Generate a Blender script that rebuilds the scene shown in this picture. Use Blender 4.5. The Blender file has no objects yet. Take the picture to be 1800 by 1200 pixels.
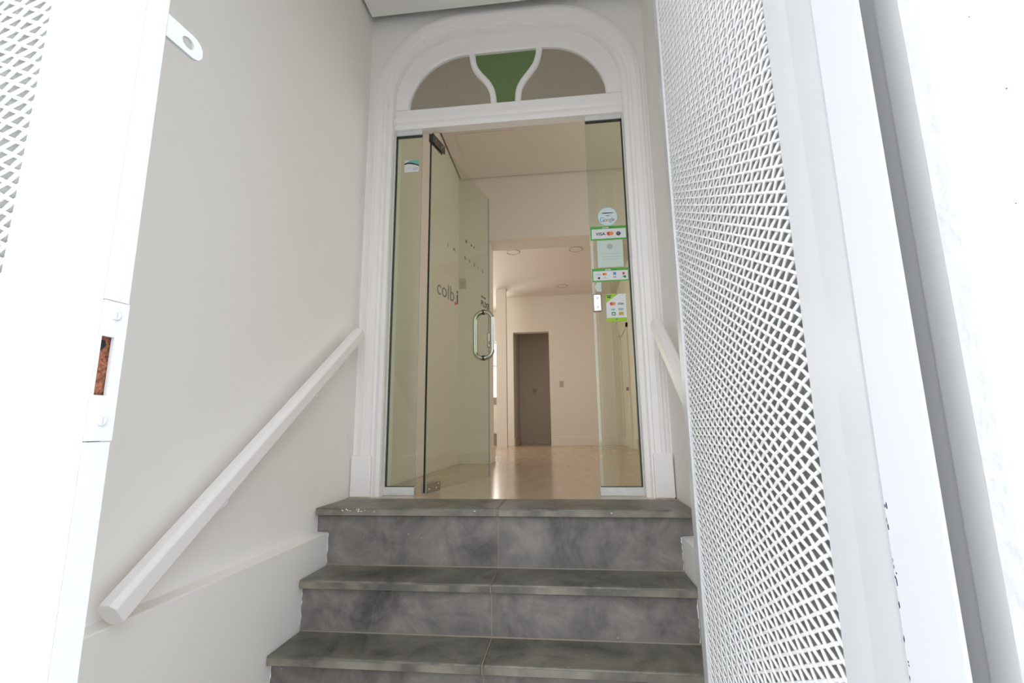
import bpy, bmesh, math, random
from mathutils import Matrix, Vector
random.seed(7)
C = bpy.context.scene.collection
SC = bpy.context.scene

# ------------------------------------------------------------------ camera, world, light, exposure
FPX, YAW, PITCH, ROLL = 840.85, -0.110925, 0.181508, -0.012464
CAM = Vector((0.0, -2.6, 0.3406))
fw = Vector((math.sin(YAW) * math.cos(PITCH), math.cos(YAW) * math.cos(PITCH), math.sin(PITCH)))
rt = Vector((math.cos(YAW), -math.sin(YAW), 0.0))
up = rt.cross(fw)
rt, up = math.cos(ROLL) * rt + math.sin(ROLL) * up, -math.sin(ROLL) * rt + math.cos(ROLL) * up
cd = bpy.data.cameras.new('camera')
cam = bpy.data.objects.new('camera', cd)
C.objects.link(cam)
cd.sensor_width = 36.0
cd.lens = FPX / 1800.0 * 36.0
cd.clip_start = 0.02
m = Matrix((rt, up, -fw)).transposed().to_4x4()
m.translation = CAM
cam.matrix_world = m
SC.camera = cam

W = bpy.data.worlds.new('overcast_sky')
SC.world = W
W.use_nodes = True
bg = W.node_tree.nodes['Background']
bg.inputs['Color'].default_value = (0.93, 0.965, 1.0, 1)
bg.inputs['Strength'].default_value = 4.25


def area_light(name, loc, rot, sx, sy, power, color):
    d = bpy.data.lights.new(name, 'AREA')
    d.shape = 'RECTANGLE'
    d.size, d.size_y = sx, sy
    d.energy = power
    d.color = color
    o = bpy.data.objects.new(name, d)
    o.location = loc
    o.rotation_euler = rot
    C.objects.link(o)
    return o


# daylight entering by the kitchen window; the other two lamps are added fills
area_light('kitchen_window_daylight', (-2.5, 8.45, 1.75), (math.radians(-90), 0, 0), 2.0, 1.3, 45, (1.0, 0.95, 0.88))
area_light('back_room_fill', (-3.2, 5.0, 1.7), (0, math.radians(-90), 0), 1.9, 3.0, 50, (1.0, 0.95, 0.88))  # added fill from the left of the back room, no window there
area_light('first_room_fill', (1.88, 1.25, 1.75), (0, math.radians(90), 0), 1.5, 1.3, 6, (1.0, 0.96, 0.90))  # fill lamp added to lift the first room, set before an invented window

SC.view_settings.view_transform = 'Standard'
SC.view_settings.look = 'None'
SC.view_settings.gamma = 1.0
SC.view_settings.exposure = 0.0
SC.view_settings.use_curve_mapping = False
SC.cycles.use_denoising = True
SC.cycles.max_bounces = 14
SC.cycles.diffuse_bounces = 8
SC.cycles.transparent_max_bounces = 24


# ------------------------------------------------------------------ materials
def mat(name, col, rough=0.6, metal=0.0, var=0.0, scale=6.0, bump=0.0, bscale=60.0, spec=0.5, col2=None, detail=4.0):
    mt = bpy.data.materials.new(name)
    mt.use_nodes = True
    nt = mt.node_tree
    b = nt.nodes['Principled BSDF']
    b.inputs['Base Color'].default_value = (*col, 1)
    b.inputs['Roughness'].default_value = rough
    b.inputs['Metallic'].default_value = metal
    b.inputs['Specular IOR Level'].default_value = spec
    if var or bump or col2:
        tc = nt.nodes.new('ShaderNodeTexCoord')
    if var or col2:
        n = nt.nodes.new('ShaderNodeTexNoise')
        n.inputs['Scale'].default_value = scale
        n.inputs['Detail'].default_value = detail
        nt.links.new(tc.outputs['Object'], n.inputs['Vector'])
        r = nt.nodes.new('ShaderNodeValToRGB')
        c2 = col2 or tuple(min(1, c * (1 - var)) for c in col)
        r.color_ramp.elements[0].position = 0.33
        r.color_ramp.elements[1].position = 0.67
        r.color_ramp.elements[0].color = (*c2, 1)
        r.color_ramp.elements[1].color = (*col, 1)
        nt.links.new(n.outputs['Fac'], r.inputs['Fac'])
        nt.links.new(r.outputs['Color'], b.inputs['Base Color'])
    if bump:
        n2 = nt.nodes.new('ShaderNodeTexNoise')
        n2.inputs['Scale'].default_value = bscale
        n2.inputs['Detail'].default_value = 5
        nt.links.new(tc.outputs['Object'], n2.inputs['Vector'])
        bp = nt.nodes.new('ShaderNodeBump')
        bp.inputs['Strength'].default_value = bump
        bp.inputs['Distance'].default_value = 0.01
        nt.links.new(n2.outputs['Fac'], bp.inputs['Height'])
        nt.links.new(bp.outputs['Normal'], b.inputs['Normal'])
    return mt


def glass_mat(name, tint, gloss=0.0, rough=0.0):
    mt = bpy.data.materials.new(name)
    mt.use_nodes = True
    nt = mt.node_tree
    nt.nodes.clear()
    out = nt.nodes.new('ShaderNodeOutputMaterial')
    mix = nt.nodes.new('ShaderNodeMixShader')
    tr = nt.nodes.new('ShaderNodeBsdfTransparent')
    gl = nt.nodes.new('ShaderNodeBsdfGlossy')
    fr = nt.nodes.new('ShaderNodeFresnel')
    fr.inputs['IOR'].default_value = 1.58
    tr.inputs['Color'].default_value = (*tint, 1)
    gl.inputs['Color'].default_value = (0.9, 1.0, 0.94, 1)
    gl.inputs['Roughness'].default_value = rough
    geo = nt.nodes.new('ShaderNodeNewGeometry')      # reflect on the outer side of each face only (no refraction modelled)
    inv = nt.nodes.new('ShaderNodeMath')
    inv.operation = 'SUBTRACT'
    inv.inputs[0].default_value = 1.0
    nt.links.new(geo.outputs['Backfacing'], inv.inputs[1])
    mul = nt.nodes.new('ShaderNodeMath')
    mul.operation = 'MULTIPLY'
    nt.links.new(fr.outputs[0], mul.inputs[0])
    nt.links.new(inv.outputs[0], mul.inputs[1])
    nt.links.new(mul.outputs[0], mix.inputs[0])
    nt.links.new(tr.outputs[0], mix.inputs[1])
    nt.links.new(gl.outputs[0], mix.inputs[2])
    nt.links.new(mix.outputs[0], out.inputs[0])
    return mt


def slate_mat(name, dark, light, rough):
    mt = bpy.data.materials.new(name)
    mt.use_nodes = True
    nt = mt.node_tree
    L = nt.links
    b = nt.nodes['Principled BSDF']
    b.inputs['Roughness'].default_value = rough
    tc = nt.nodes.new('ShaderNodeTexCoord')
    n = nt.nodes.new('ShaderNodeTexNoise')
    n.inputs['Scale'].default_value = 4.5
    n.inputs['Detail'].default_value = 9
    n.inputs['Roughness'].default_value = 0.68
    n.inputs['Distortion'].default_value = 0.6
    L.new(tc.outputs['Object'], n.inputs['Vector'])
    r = nt.nodes.new('ShaderNodeValToRGB')
    r.color_ramp.elements[0].position = 0.32
    r.color_ramp.elements[1].position = 0.72
    r.color_ramp.elements[0].color = (*dark, 1)
    r.color_ramp.elements[1].color = (*light, 1)
    L.new(n.outputs['Fac'], r.inputs['Fac'])
    # paler scuffs
    mp = nt.nodes.new('ShaderNodeMapping')
    mp.inputs['Scale'].default_value = (16, 3.5, 9)
    L.new(tc.outputs['Object'], mp.inputs['Vector'])
    n2 = nt.nodes.new('ShaderNodeTexNoise')
    n2.inputs['Scale'].default_value = 1.6
    n2.inputs['Detail'].default_value = 8
    L.new(mp.outputs[0], n2.inputs['Vector'])
    r2 = nt.nodes.new('ShaderNodeValToRGB')
    r2.color_ramp.elements[0].position = 0.55
    r2.color_ramp.elements[1].position = 0.80
    r2.color_ramp.elements[1].color = (0.6, 0.6, 0.6, 1)
    r2.color_ramp.elements[0].color = (0, 0, 0, 1)
    L.new(n2.outputs['Fac'], r2.inputs['Fac'])
    mx = nt.nodes.new('ShaderNodeMix')
    mx.data_type = 'RGBA'
    L.new(r2.outputs['Color'], mx.inputs['Factor'])
    L.new(r.outputs['Color'], mx.inputs['A'])
    mx.inputs['B'].default_value = (0.24, 0.225, 0.205, 1)
    # tiny paint specks
    v = nt.nodes.new('ShaderNodeTexVoronoi')
    v.inputs['Scale'].default_value = 14
    L.new(tc.outputs['Object'], v.inputs['Vector'])
    lt = nt.nodes.new('ShaderNodeMath')
    lt.operation = 'LESS_THAN'
    lt.inputs[1].default_value = 0.045
    L.new(v.outputs['Distance'], lt.inputs[0])
    mx2 = nt.nodes.new('ShaderNodeMix')
    mx2.data_type = 'RGBA'
    L.new(lt.outputs[0], mx2.inputs['Factor'])
    L.new(mx.outputs['Result'], mx2.inputs['A'])
    mx2.inputs['B'].default_value = (0.36, 0.35, 0.33, 1)
    L.new(mx2.outputs['Result'], b.inputs['Base Color'])
    bp = nt.nodes.new('ShaderNodeBump')
    bp.inputs['Strength'].default_value = 0.25
    bp.inputs['Distance'].default_value = 0.006
    L.new(n.outputs['Fac'], bp.inputs['Height'])
    L.new(bp.outputs['Normal'], b.inputs['Normal'])
    return mt


def wood_floor_mat():
    mt = bpy.data.materials.new('floor_laminate')
    mt.use_nodes = True
    nt = mt.node_tree
    L = nt.links
    b = nt.nodes['Principled BSDF']
    tc = nt.nodes.new('ShaderNodeTexCoord')
    mp = nt.nodes.new('ShaderNodeMapping')
    mp.inputs['Scale'].default_value = (7, 1.0, 1)
    L.new(tc.outputs['Object'], mp.inputs['Vector'])
    n = nt.nodes.new('ShaderNodeTexNoise')
    n.inputs['Scale'].default_value = 2.2
    n.inputs['Detail'].default_value = 7
    L.new(mp.outputs[0], n.inputs['Vector'])
    r = nt.nodes.new('ShaderNodeValToRGB')
    r.color_ramp.elements[0].color = (0.455, 0.345, 0.24, 1)
    r.color_ramp.elements[1].color = (0.53, 0.405, 0.287, 1)
    r.color_ramp.elements[0].position = 0.3
    r.color_ramp.elements[1].position = 0.7
    L.new(n.outputs['Fac'], r.inputs['Fac'])
    L.new(r.outputs['Color'], b.inputs['Base Color'])
    n2 = nt.nodes.new('ShaderNodeTexNoise')
    n2.inputs['Scale'].default_value = 1.1
    n2.inputs['Detail'].default_value = 3
    L.new(tc.outputs['Object'], n2.inputs['Vector'])
    mr = nt.nodes.new('ShaderNodeMapRange')
    mr.inputs['To Min'].default_value = 0.13
    mr.inputs['To Max'].default_value = 0.25
    L.new(n2.outputs['Fac'], mr.inputs['Value'])
    L.new(mr.outputs[0], b.inputs['Roughness'])
    return mt


M = {
    'wall': mat('corridor_paint', (0.875, 0.855, 0.83), 0.55, bump=0.06, bscale=9),
    'trimp': mat('trim_gloss_paint', (0.88, 0.855, 0.845), 0.38, bump=0.05, bscale=25),
    'room': mat('room_cream_paint', (0.78, 0.74, 0.685), 0.6),
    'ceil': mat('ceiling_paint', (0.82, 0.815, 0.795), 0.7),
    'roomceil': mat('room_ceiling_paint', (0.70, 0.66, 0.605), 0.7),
    'base': mat('baseboard_paint', (0.80, 0.75, 0.69), 0.4),
    'floor': wood_floor_mat(),
    'riser': slate_mat('slate_riser', (0.082, 0.076, 0.071), (0.300, 0.277, 0.258), 0.5),
    'tread': slate_mat('slate_tread', (0.058, 0.055, 0.047), (0.275, 0.258, 0.220), 0.45),
    'worn': mat('slate_worn_edge', (0.29, 0.265, 0.22), 0.55, col2=(0.11, 0.105, 0.094), scale=9, detail=8),
    'grout': mat('joint_grout', (0.30, 0.26, 0.21), 0.8),
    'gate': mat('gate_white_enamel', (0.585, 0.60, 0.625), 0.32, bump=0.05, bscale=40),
    'mesh': mat('mesh_white_enamel', (0.84, 0.85, 0.865), 0.4),
    'rust': mat('rusted_steel', (0.42, 0.17, 0.085), 0.8, col2=(0.14, 0.045, 0.025), scale=260, bump=0.5, bscale=220),
    'black': mat('hole_shade_black', (0.008, 0.007, 0.009), 0.6),
    'gasket': mat('dark_edge', (0.035, 0.04, 0.033), 0.35),
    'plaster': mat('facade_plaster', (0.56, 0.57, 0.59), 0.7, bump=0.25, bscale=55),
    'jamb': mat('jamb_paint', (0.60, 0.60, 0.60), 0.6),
    'glass': glass_mat('door_glass', (0.90, 0.93, 0.875)),
    'edgeglass': mat('glass_cut_edge', (0.012, 0.020, 0.015), 0.15),
    'alu': mat('channel_aluminium', (0.72, 0.73, 0.72), 0.4, var=0.1, scale=30),
    'chrome': mat('chrome', (0.66, 0.66, 0.64), 0.13, 1.0),
    'steel': mat('brushed_steel', (0.42, 0.41, 0.39), 0.33, 1.0),
    'dsteel': mat('dark_steel', (0.10, 0.095, 0.085), 0.4, 0.8),
    'gpane': mat('frosted_grey_pane', (0.38, 0.34, 0.265), 0.5, var=0.18, scale=120, bump=0.35, bscale=160),
    'green': mat('frosted_green_pane', (0.145, 0.235, 0.085), 0.5, var=0.22, scale=100, bump=0.35, bscale=160),
    'ground': mat('pavement', (0.62, 0.61, 0.59), 0.85, var=0.2, scale=3),
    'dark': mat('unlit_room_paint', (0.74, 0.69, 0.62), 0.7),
    'kitchen': mat('kitchen_white', (0.80, 0.775, 0.72), 0.45),
    'counter': mat('counter_stone', (0.36, 0.32, 0.26), 0.4, var=0.3, scale=30),
    'plastic': mat('outlet_plastic', (0.50, 0.46, 0.41), 0.4),
    'ring': mat('downlight_ring', (0.40, 0.36, 0.31), 0.4),
    # flat print
    'pwhite': mat('print_white', (0.72, 0.73, 0.75), 0.5),
    'ppale': mat('print_pale_mint', (0.55, 0.66, 0.60), 0.5),
    'pcirc': mat('print_pale_blue', (0.62, 0.72, 0.74), 0.5),
    'pgreen': mat('print_green', (0.07, 0.38, 0.045), 0.5),
    'pdgreen': mat('print_deep_green', (0.03, 0.25, 0.04), 0.5),
    'plime': mat('print_lime', (0.32, 0.56, 0.025), 0.5),
    'pred': mat('print_red', (0.62, 0.05, 0.03), 0.5),
    'porange': mat('print_orange', (0.75, 0.27, 0.04), 0.5),
    'pyellow': mat('print_ochre', (0.50, 0.36, 0.03), 0.5),
    'pnavy': mat('print_navy', (0.035, 0.045, 0.10), 0.5),
    'pblue': mat('print_blue', (0.06, 0.30, 0.55), 0.5),
    'pteal': mat('print_teal', (0.16, 0.47, 0.42), 0.5),
    'pgrey': mat('print_grey', (0.38, 0.42, 0.42), 0.5),
    'pink': mat('print_dark_ink', (0.03, 0.03, 0.03), 0.5),
    'pglogo': mat('print_faded_ink', (0.16, 0.16, 0.14), 0.5),
}
# obscured grey glass behind the gate mesh: scatters part of the light through
ob = mat('gate_obscured_pane', (0.45, 0.465, 0.435), 0.35, var=0.12, scale=18)
nt_ = ob.node_tree
tl_ = nt_.nodes.new('ShaderNodeBsdfTranslucent')
tl_.inputs['Color'].default_value = (0.62, 0.64, 0.60, 1)
mx_ = nt_.nodes.new('ShaderNodeMixShader')
mx_.inputs[0].default_value = 0.5
nt_.links.new(nt_.nodes['Principled BSDF'].outputs[0], mx_.inputs[1])
nt_.links.new(tl_.outputs[0], mx_.inputs[2])
nt_.links.new(mx_.outputs[0], nt_.nodes['Material Output'].inputs[0])
M['obsc'] = ob
# daylight seen in the kitchen window
sky = bpy.data.materials.new('window_daylight')
sky.use_nodes = True
nb = sky.node_tree.nodes['Principled BSDF']
nb.inputs['Base Color'].default_value = (0.8, 0.8, 0.8, 1)
nb.inputs['Emission Color'].default_value = (1.0, 0.96, 0.88, 1)
nb.inputs['Emission Strength'].default_value = 2.0
M['winsky'] = sky


# ------------------------------------------------------------------ mesh helpers
class MB:
    def __init__(s):
        s.v, s.f = [], []

    def add(s, vs, fs):
        k = len(s.v)
        s.v += [tuple(p) for p in vs]
        s.f += [tuple(k + i for i in f) for f in fs]
        return s

    def box(s, x0, x1, y0, y1, z0, z1):
        return s.add([(x0, y0, z0), (x1, y0, z0), (x1, y1, z0), (x0, y1, z0), (x0, y0, z1), (x1, y0, z1), (x1, y1, z1), (x0, y1, z1)],
                     [(0, 3, 2, 1), (4, 5, 6, 7), (0, 1, 5, 4), (1, 2, 6, 5), (2, 3, 7, 6), (3, 0, 4, 7)])

    def prism(s, poly, a, b, axis):
        def P(p, t):
            return {'x': (t, p[0], p[1]), 'y': (p[0], t, p[1]), 'z': (p[0], p[1], t)}[axis]
        n = len(poly)
        vs = [P(p, a) for p in poly] + [P(p, b) for p in poly]
        fs = [tuple(range(n)), tuple(range(2 * n - 1, n - 1, -1))]
        fs += [(i, (i + 1) % n, n + (i + 1) % n, n + i) for i in range(n)]
        return s.add(vs, fs)

    def loft(s, rings, close_ring=True, caps=True, close_path=False):
        n = len(rings[0])
        vs = [p for r in rings for p in r]
        fs = []
        R = len(rings)
        for i in range(R if close_path else R - 1):
            j = (i + 1) % R
            for k in range(n if close_ring else n - 1):
                l = (k + 1) % n
                fs.append((i * n + k, i * n + l, j * n + l, j * n + k))
        if caps and close_ring and not close_path:
            fs.append(tuple(range(n)))
            fs.append(tuple((R - 1) * n + k for k in range(n - 1, -1, -1)))
        return s.add(vs, fs)

    def tube(s, pts, r, n=10, closed=False):
        pts = [Vector(p) for p in pts]
        rings = []
        N = len(pts)
        for i, p in enumerate(pts):
            if closed:
                t = (pts[(i + 1) % N] - pts[i - 1]).normalized()
            else:
                t = (pts[min(i + 1, N - 1)] - pts[max(i - 1, 0)]).normalized()
            ref = Vector((0, 1, 0)) if abs(t.y) < 0.9 else Vector((1, 0, 0))
            if i == 0:
                a = t.cross(ref).normalized()
            else:
                a = (a - t * a.dot(t)).normalized()
            b = t.cross(a)
            rings.append([p + a * (r * math.cos(2 * math.pi * k / n)) + b * (r * math.sin(2 * math.pi * k / n)) for k in range(n)])
        return s.loft(rings, close_path=closed)

    def disc(s, c, r, axis, h, n=24):
        poly = [(r * math.cos(2 * math.pi * k / n), r * math.sin(2 * math.pi * k / n)) for k in range(n)]
        o = {'x': (c[1], c[2]), 'y': (c[0], c[2]), 'z': (c[0], c[1])}[axis]
        t = {'x': c[0], 'y': c[1], 'z': c[2]}[axis]
        return s.prism([(p[0] + o[0], p[1] + o[1]) for p in poly], t, t + h, axis)

    def mesh(s, name, smooth=None):
        me = bpy.data.meshes.new(name)
        me.from_pydata(s.v, [], s.f)
        bm = bmesh.new()
        bm.from_mesh(me)
        bmesh.ops.recalc_face_normals(bm, faces=bm.faces)
        bm.to_mesh(me)
        bm.free()
        if smooth is not None:
            me.polygons.foreach_set('use_smooth', [True] * len(me.polygons))
            me.set_sharp_from_angle(angle=math.radians(smooth))
        return me


def empty(name, loc, rz=0.0):
    o = bpy.data.objects.new(name, None)
    o.empty_display_size = 0.1
    o.location = loc
    o.rotation_euler = (0, 0, rz)
    C.objects.link(o)
    return o


def root_matrix(o):
    m4 = Matrix.Translation(o.location) @ o.rotation_euler.to_matrix().to_4x4()
    return m4 if o.parent is None else root_matrix(o.parent) @ o.matrix_parent_inverse @ m4


def put(name, mb, material, parent=None, world=True, bevel=0.0, smooth=None, seg=2):
    me = mb if isinstance(mb, bpy.types.Mesh) else mb.mesh(name, smooth)
    if not me.materials:
        me.materials.append(M[material])
    o = bpy.data.objects.new(name, me)
    C.objects.link(o)
    if parent is not None:
        o.parent = parent
        if world:
            o.matrix_parent_inverse = root_matrix(parent).inverted()
    if bevel:
        b = o.modifiers.new('bevel', 'BEVEL')
        b.width = bevel
        b.segments = seg
        b.limit_method = 'ANGLE'
        b.angle_limit = math.radians(40)
    return o


def tag(o, label, cat, group=None, kind=None):
    o['label'] = label
    o['category'] = cat
    if group:
        o['group'] = group
    if kind:
        o['kind'] = kind
    return o


def structure(o, label=None, cat=None):
    o['kind'] = 'structure'
    if label:
        o['label'] = label
    if cat:
        o['category'] = cat
    return o


def text_mesh(body, size, extrude=0.0004, align='CENTER', bold=0.0, spacing=1.0):
    cu = bpy.data.curves.new('lettering', 'FONT')
    cu.body = body
    cu.size = size
    cu.align_x = align
    cu.align_y = 'CENTER'
    cu.extrude = extrude
    cu.offset = bold
    cu.space_character = spacing
    cu.resolution_u = 3
    o = bpy.data.objects.new('lettering', cu)
    C.objects.link(o)
    dg = bpy.context.evaluated_depsgraph_get()
    me = bpy.data.meshes.new_from_object(o.evaluated_get(dg))
    bpy.data.objects.remove(o)
    bpy.data.curves.remove(cu)
    # stand the text up: local x stays, local y becomes z, it faces -y
    me.transform(Matrix.Rotation(math.radians(90), 4, 'X'))
    return me


def put_text(body, size, loc, material, parent, world=True, bold=0.0, spacing=1.0, name='lettering', tilt=0.0, xscale=1.0):
    me = text_mesh(body, size, bold=bold, spacing=spacing)
    me.transform(Matrix.Translation(loc) @ Matrix.Rotation(tilt, 4, 'Y') @ Matrix.Diagonal((xscale, 1, 1, 1)))
    me.materials.clear()
    return put(name, me, material, parent, world)


# ------------------------------------------------------------------ constants of the place (metres)
XL, XR = -1.15, 0.52            # faces of the entrance corridor walls
SKL, SKR = -1.10, 0.465         # faces of the thicker lower walls
CX, W0, T0, R0 = -0.308, 0.69, 2.775, 0.44   # arched opening
YW = -0.07                      # corridor face of the door wall
ROOF = 3.34


def arch(d, z0, seg=14, hw=None, top=None, rad=None):
    """points (x, z) of the round-shouldered opening, offset outwards by d"""
    a = (hw if hw is not None else W0) + d
    t = (top if top is not None else T0) + d
    r = (rad if rad is not None else R0) + d
    pts = [(CX - a, z0)]
    for i in range(seg + 1):
        th = math.pi - (math.pi / 2) * i / seg
        pts.append((CX - a + r + r * math.cos(th), t - r + r * math.sin(th)))
    for i in range(seg + 1):
        th = math.pi / 2 - (math.pi / 2) * i / seg
        pts.append((CX + a - r + r * math.cos(th), t - r + r * math.sin(th)))
    pts.append((CX + a, z0))
    return pts


# ------------------------------------------------------------------ the setting
structure(put('ground', MB().box(-30, 30, -40, -1.2, -1.0, -0.80), 'ground'), 'grey pavement of the street before the gate', 'pavement')
structure(put('floor_entrance', MB().box(XL - 0.4, XR + 0.3, -2.05, -0.5, -0.85, -0.652), 'grout'))
structure(put('floor', MB().box(-5.2, 2.2, -0.135, 8.9, -0.12, 0.0), 'floor'), 'glossy light wood laminate floor of the inner rooms', 'floor')

# corridor side walls with their thicker lower part (a sloped ledge on top)
wl = put('wall_left', MB().box(-1.66, XL, -1.90, YW + 0.2, -0.85, ROOF), 'wall')
structure(wl, 'plain off-white corridor wall behind the long handrail', 'wall')
put('lower_wall', MB().prism([(XL - 0.01, -0.84), (SKL, -0.84), (SKL, -0.110), (XL, -0.107), (XL - 0.01, -0.107)], -1.895, -0.13, 'y'), 'wall', wl, bevel=0.004)
wr = put('wall_right', MB().box(XR, 0.78, -1.87, YW + 0.2, -0.85, ROOF), 'wall')
structure(wr, 'narrow off-white corridor wall behind the short handrail', 'wall')
put('lower_wall', MB().prism([(XR + 0.01, -0.84), (SKR, -0.84), (SKR, -0.110), (XR, -0.107), (XR + 0.01, -0.107)], -1.865, -0.13, 'y'), 'wall', wr, bevel=0.004)

# wall around the arched doorway
inner = arch(0.0, -0.12)
outer = []
n = len(inner)
x0, x1, zt = -1.70, 0.80, ROOF
for i, (x, z) in enumerate(inner):
    if i == 0:
        outer.append((x0, -0.12))
    elif i == n - 1:
        outer.append((x1, -0.12))
    else:
        k = (i - 1) / (n - 3)
        if k < 0.25:
            outer.append((x0, z + (zt - z) * (k / 0.25) if k > 0 else z))
        elif k > 0.75:
            outer.append((x1, z + (zt - z) * ((1 - k) / 0.25) if k < 1 else z))
        else:
            outer.append((x0 + (x1 - x0) * (k - 0.25) / 0.5, zt))
mb = MB()
rings = []
for (a, b) in zip(inner, outer):
    rings.append([(a[0], YW, a[1]), (b[0], YW, b[1]), (b[0], 0.10, b[1]), (a[0], 0.10, a[1])])
mb.loft(rings)
structure(put('wall_back', mb, 'wall'), 'off-white end wall of the corridor around the arched doorway', 'wall')

# moulded casing following the arch
prof = [(-0.002, 0.03), (-0.002, -0.058), (0.006, -0.064), (0.020, -0.066), (0.024, -0.076), (0.030, -0.088), (0.044, -0.092), (0.048, -0.099),
        (0.078, -0.103), (0.081, -0.098), (0.100, -0.097), (0.105, -0.090), (0.122, -0.086), (0.128, -0.068), (0.128, YW + 0.03), (0.05, YW + 0.06), (0.05, 0.03)]
rings = None
paths = [arch(d, 0.0, 18) for d, y in prof]
rings = []
for i in range(len(paths[0])):
    rings.append([(paths[k][i][0], prof[k][1], paths[k][i][1]) for k in range(len(prof))])
tr1 = put('trim_1', MB().loft(rings), 'trimp', smooth=35)
structure(tr1, 'white moulded casing running round the arched doorway', 'door casing')
for s in (-1, 1):
    lo, hi = (CX - W0 - 0.148, CX - W0 - 0.036) if s < 0 else (CX + W0 + 0.036, CX + W0 + 0.132)
    put('plinth_block', MB().box(lo, hi, -0.108, YW + 0.01, 0.0, 0.215), 'trimp', tr1, bevel=0.008)

# corridor ceiling board with a shadow gap, roof slab and unseen portal head above the gate
structure(put('ceiling', MB().box(XL + 0.022, XR - 0.004, -1.98, -0.135, 2.885, 2.93), 'ceil'), 'pale grey ceiling board of the entrance corridor', 'ceiling')
structure(put('ceiling_slab', MB().box(-5.6, 2.6, -2.2, 9.2, ROOF, ROOF + 0.2), 'ceil'))
structure(put('wall_shading_head', MB().box(-1.7, 0.9, -2.16, -1.95, 2.37, ROOF), 'plaster'))  # underside lowered to keep light off the upper corridor wall
structure(put('wall_front_left', MB().box(-6.0, -1.62, -2.16, -1.88, -0.85, ROOF), 'plaster'))
wf = put('wall_front', MB().prism([(0.367, -2.155), (6.0, -2.155), (6.0, -1.89), (0.375, -1.89), (0.375, -2.079), (0.367, -2.083)], -0.85, ROOF, 'z'), 'jamb')
structure(wf, 'white street wall beside the open gate', 'wall')
put('casing_board', MB().box(0.333, 6.0, -2.185, -2.157, -0.82, ROOF), 'plaster', wf, bevel=0.004)

# --- inner rooms
structure(put('wall_room_left', MB().box(-1.45, -1.13, 0.10, 2.35, -0.05, ROOF), 'room'))
structure(put('wall_room_right', MB().box(1.95, 2.2, 0.05, 9.0, -0.05, 1.0).box(1.95, 2.2, 0.05, 9.0, 2.5, ROOF).box(1.95, 2.2, 0.05, 0.6, 1.0, 2.5).box(1.95, 2.2, 1.9, 9.0, 1.0, 2.5), 'room'))
w5 = empty('added_window', (2.0, 1.25, 1.0))  # out-of-view window with a glowing pane, made up to brighten this room
structure(w5, 'unseen window added to light the first room', 'window')
put('frame', MB().box(1.98, 2.06, 0.6, 0.65, 1.0, 2.5).box(1.98, 2.06, 1.85, 1.9, 1.0, 2.5).box(1.98, 2.06, 0.65, 1.85, 1.0, 1.05).box(1.98, 2.06, 0.65, 1.85, 2.45, 2.5), 'kitchen', w5)
put('pane', MB().box(2.01, 2.02, 0.65, 1.85, 1.05, 2.45), 'winsky', w5)
structure(put('wall_room_front', MB().box(0.78, 2.2, -0.07, 0.10, -0.05, ROOF), 'room'))
wp = put('wall_partition', MB().prism([(-1.45, -0.05), (-0.80, -0.05), (-0.80, 2.40), (1.60, 2.40), (1.60, -0.05), (2.0, -0.05), (2.0, ROOF), (-1.45, ROOF)], 2.35, 2.675, 'y'), 'room')
structure(wp, 'cream partition wall with a wide squared opening inside', 'wall')
mb = MB().box(-1.24, -1.09, 7.40, 8.75, -0.05, ROOF).box(-0.33, 2.0, 7.40, 7.58, -0.05, ROOF).box(-1.09, -0.33, 7.40, 7.58, 2.38, ROOF)
structure(put('wall_far', mb, 'room'), 'cream far wall of the inner room around the dark doorway', 'wall')
structure(put('wall_far_passage', MB().box(-1.24, 0.9, 8.75, 8.9, -0.05, ROOF).box(0.75, 0.9, 7.58, 8.75, -0.05, ROOF), 'dark'), 'dim wall seen through the dark doorway', 'wall')
structure(put('wall_pier', MB().box(-1.36, -1.16, 6.75, 6.90, 0.0, 3.17), 'room'), 'slim cream pier before the kitchen window', 'pillar')
structure(put('wall_room_right_2', MB().box(1.12, 1.95, 5.35, 7.41, -0.05, ROOF), 'room'), 'short cream wall seen through the stickered glass panel', 'wall')
structure(put('wall_kitchen_left', MB().box(-5.2, -5.0, 2.3, 9.0, -0.05, ROOF), 'kitchen'))
structure(put('wall_kitchen_front', MB().box(-5.2, -1.40, 2.35, 2.6, -0.05, ROOF), 'kitchen'))
mb = MB().box(-5.2, -1.1, 8.60, 8.85, -0.05, 1.06).box(-5.2, -1.1, 8.60, 8.85, 2.46, ROOF).box(-5.2, -3.6, 8.60, 8.85, 1.06, 2.46)
structure(put('wall_kitchen', mb, 'kitchen'), 'white kitchen wall around the bright window', 'wall')
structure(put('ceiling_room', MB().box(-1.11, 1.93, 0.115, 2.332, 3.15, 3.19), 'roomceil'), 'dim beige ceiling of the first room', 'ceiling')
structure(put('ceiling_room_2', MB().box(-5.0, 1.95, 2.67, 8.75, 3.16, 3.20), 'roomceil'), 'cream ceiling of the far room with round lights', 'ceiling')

# window of the kitchen
w4 = empty('window_4', (-2.5, 8.62, 1.06))
structure(w4, 'bright window glimpsed beyond the slim pier', 'window')
put('pane', MB().box(-3.6, -1.1, 8.70, 8.71, 1.06, 2.46), 'winsky', w4)
put('frame', MB().box(-3.6, -1.1, 8.63, 8.68, 1.06, 1.10).box(-3.6, -1.1, 8.63, 8.68, 2.42, 2.46), 'kitchen', w4)
put('glazing_bar', MB().box(-3.6, -1.1, 8.63, 8.68, 1.81, 1.85), 'kitchen', w4)
put('blind_rail', MB().box(-3.6, -1.1, 8.57, 8.62, 2.36, 2.40), 'kitchen', w4)

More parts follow.
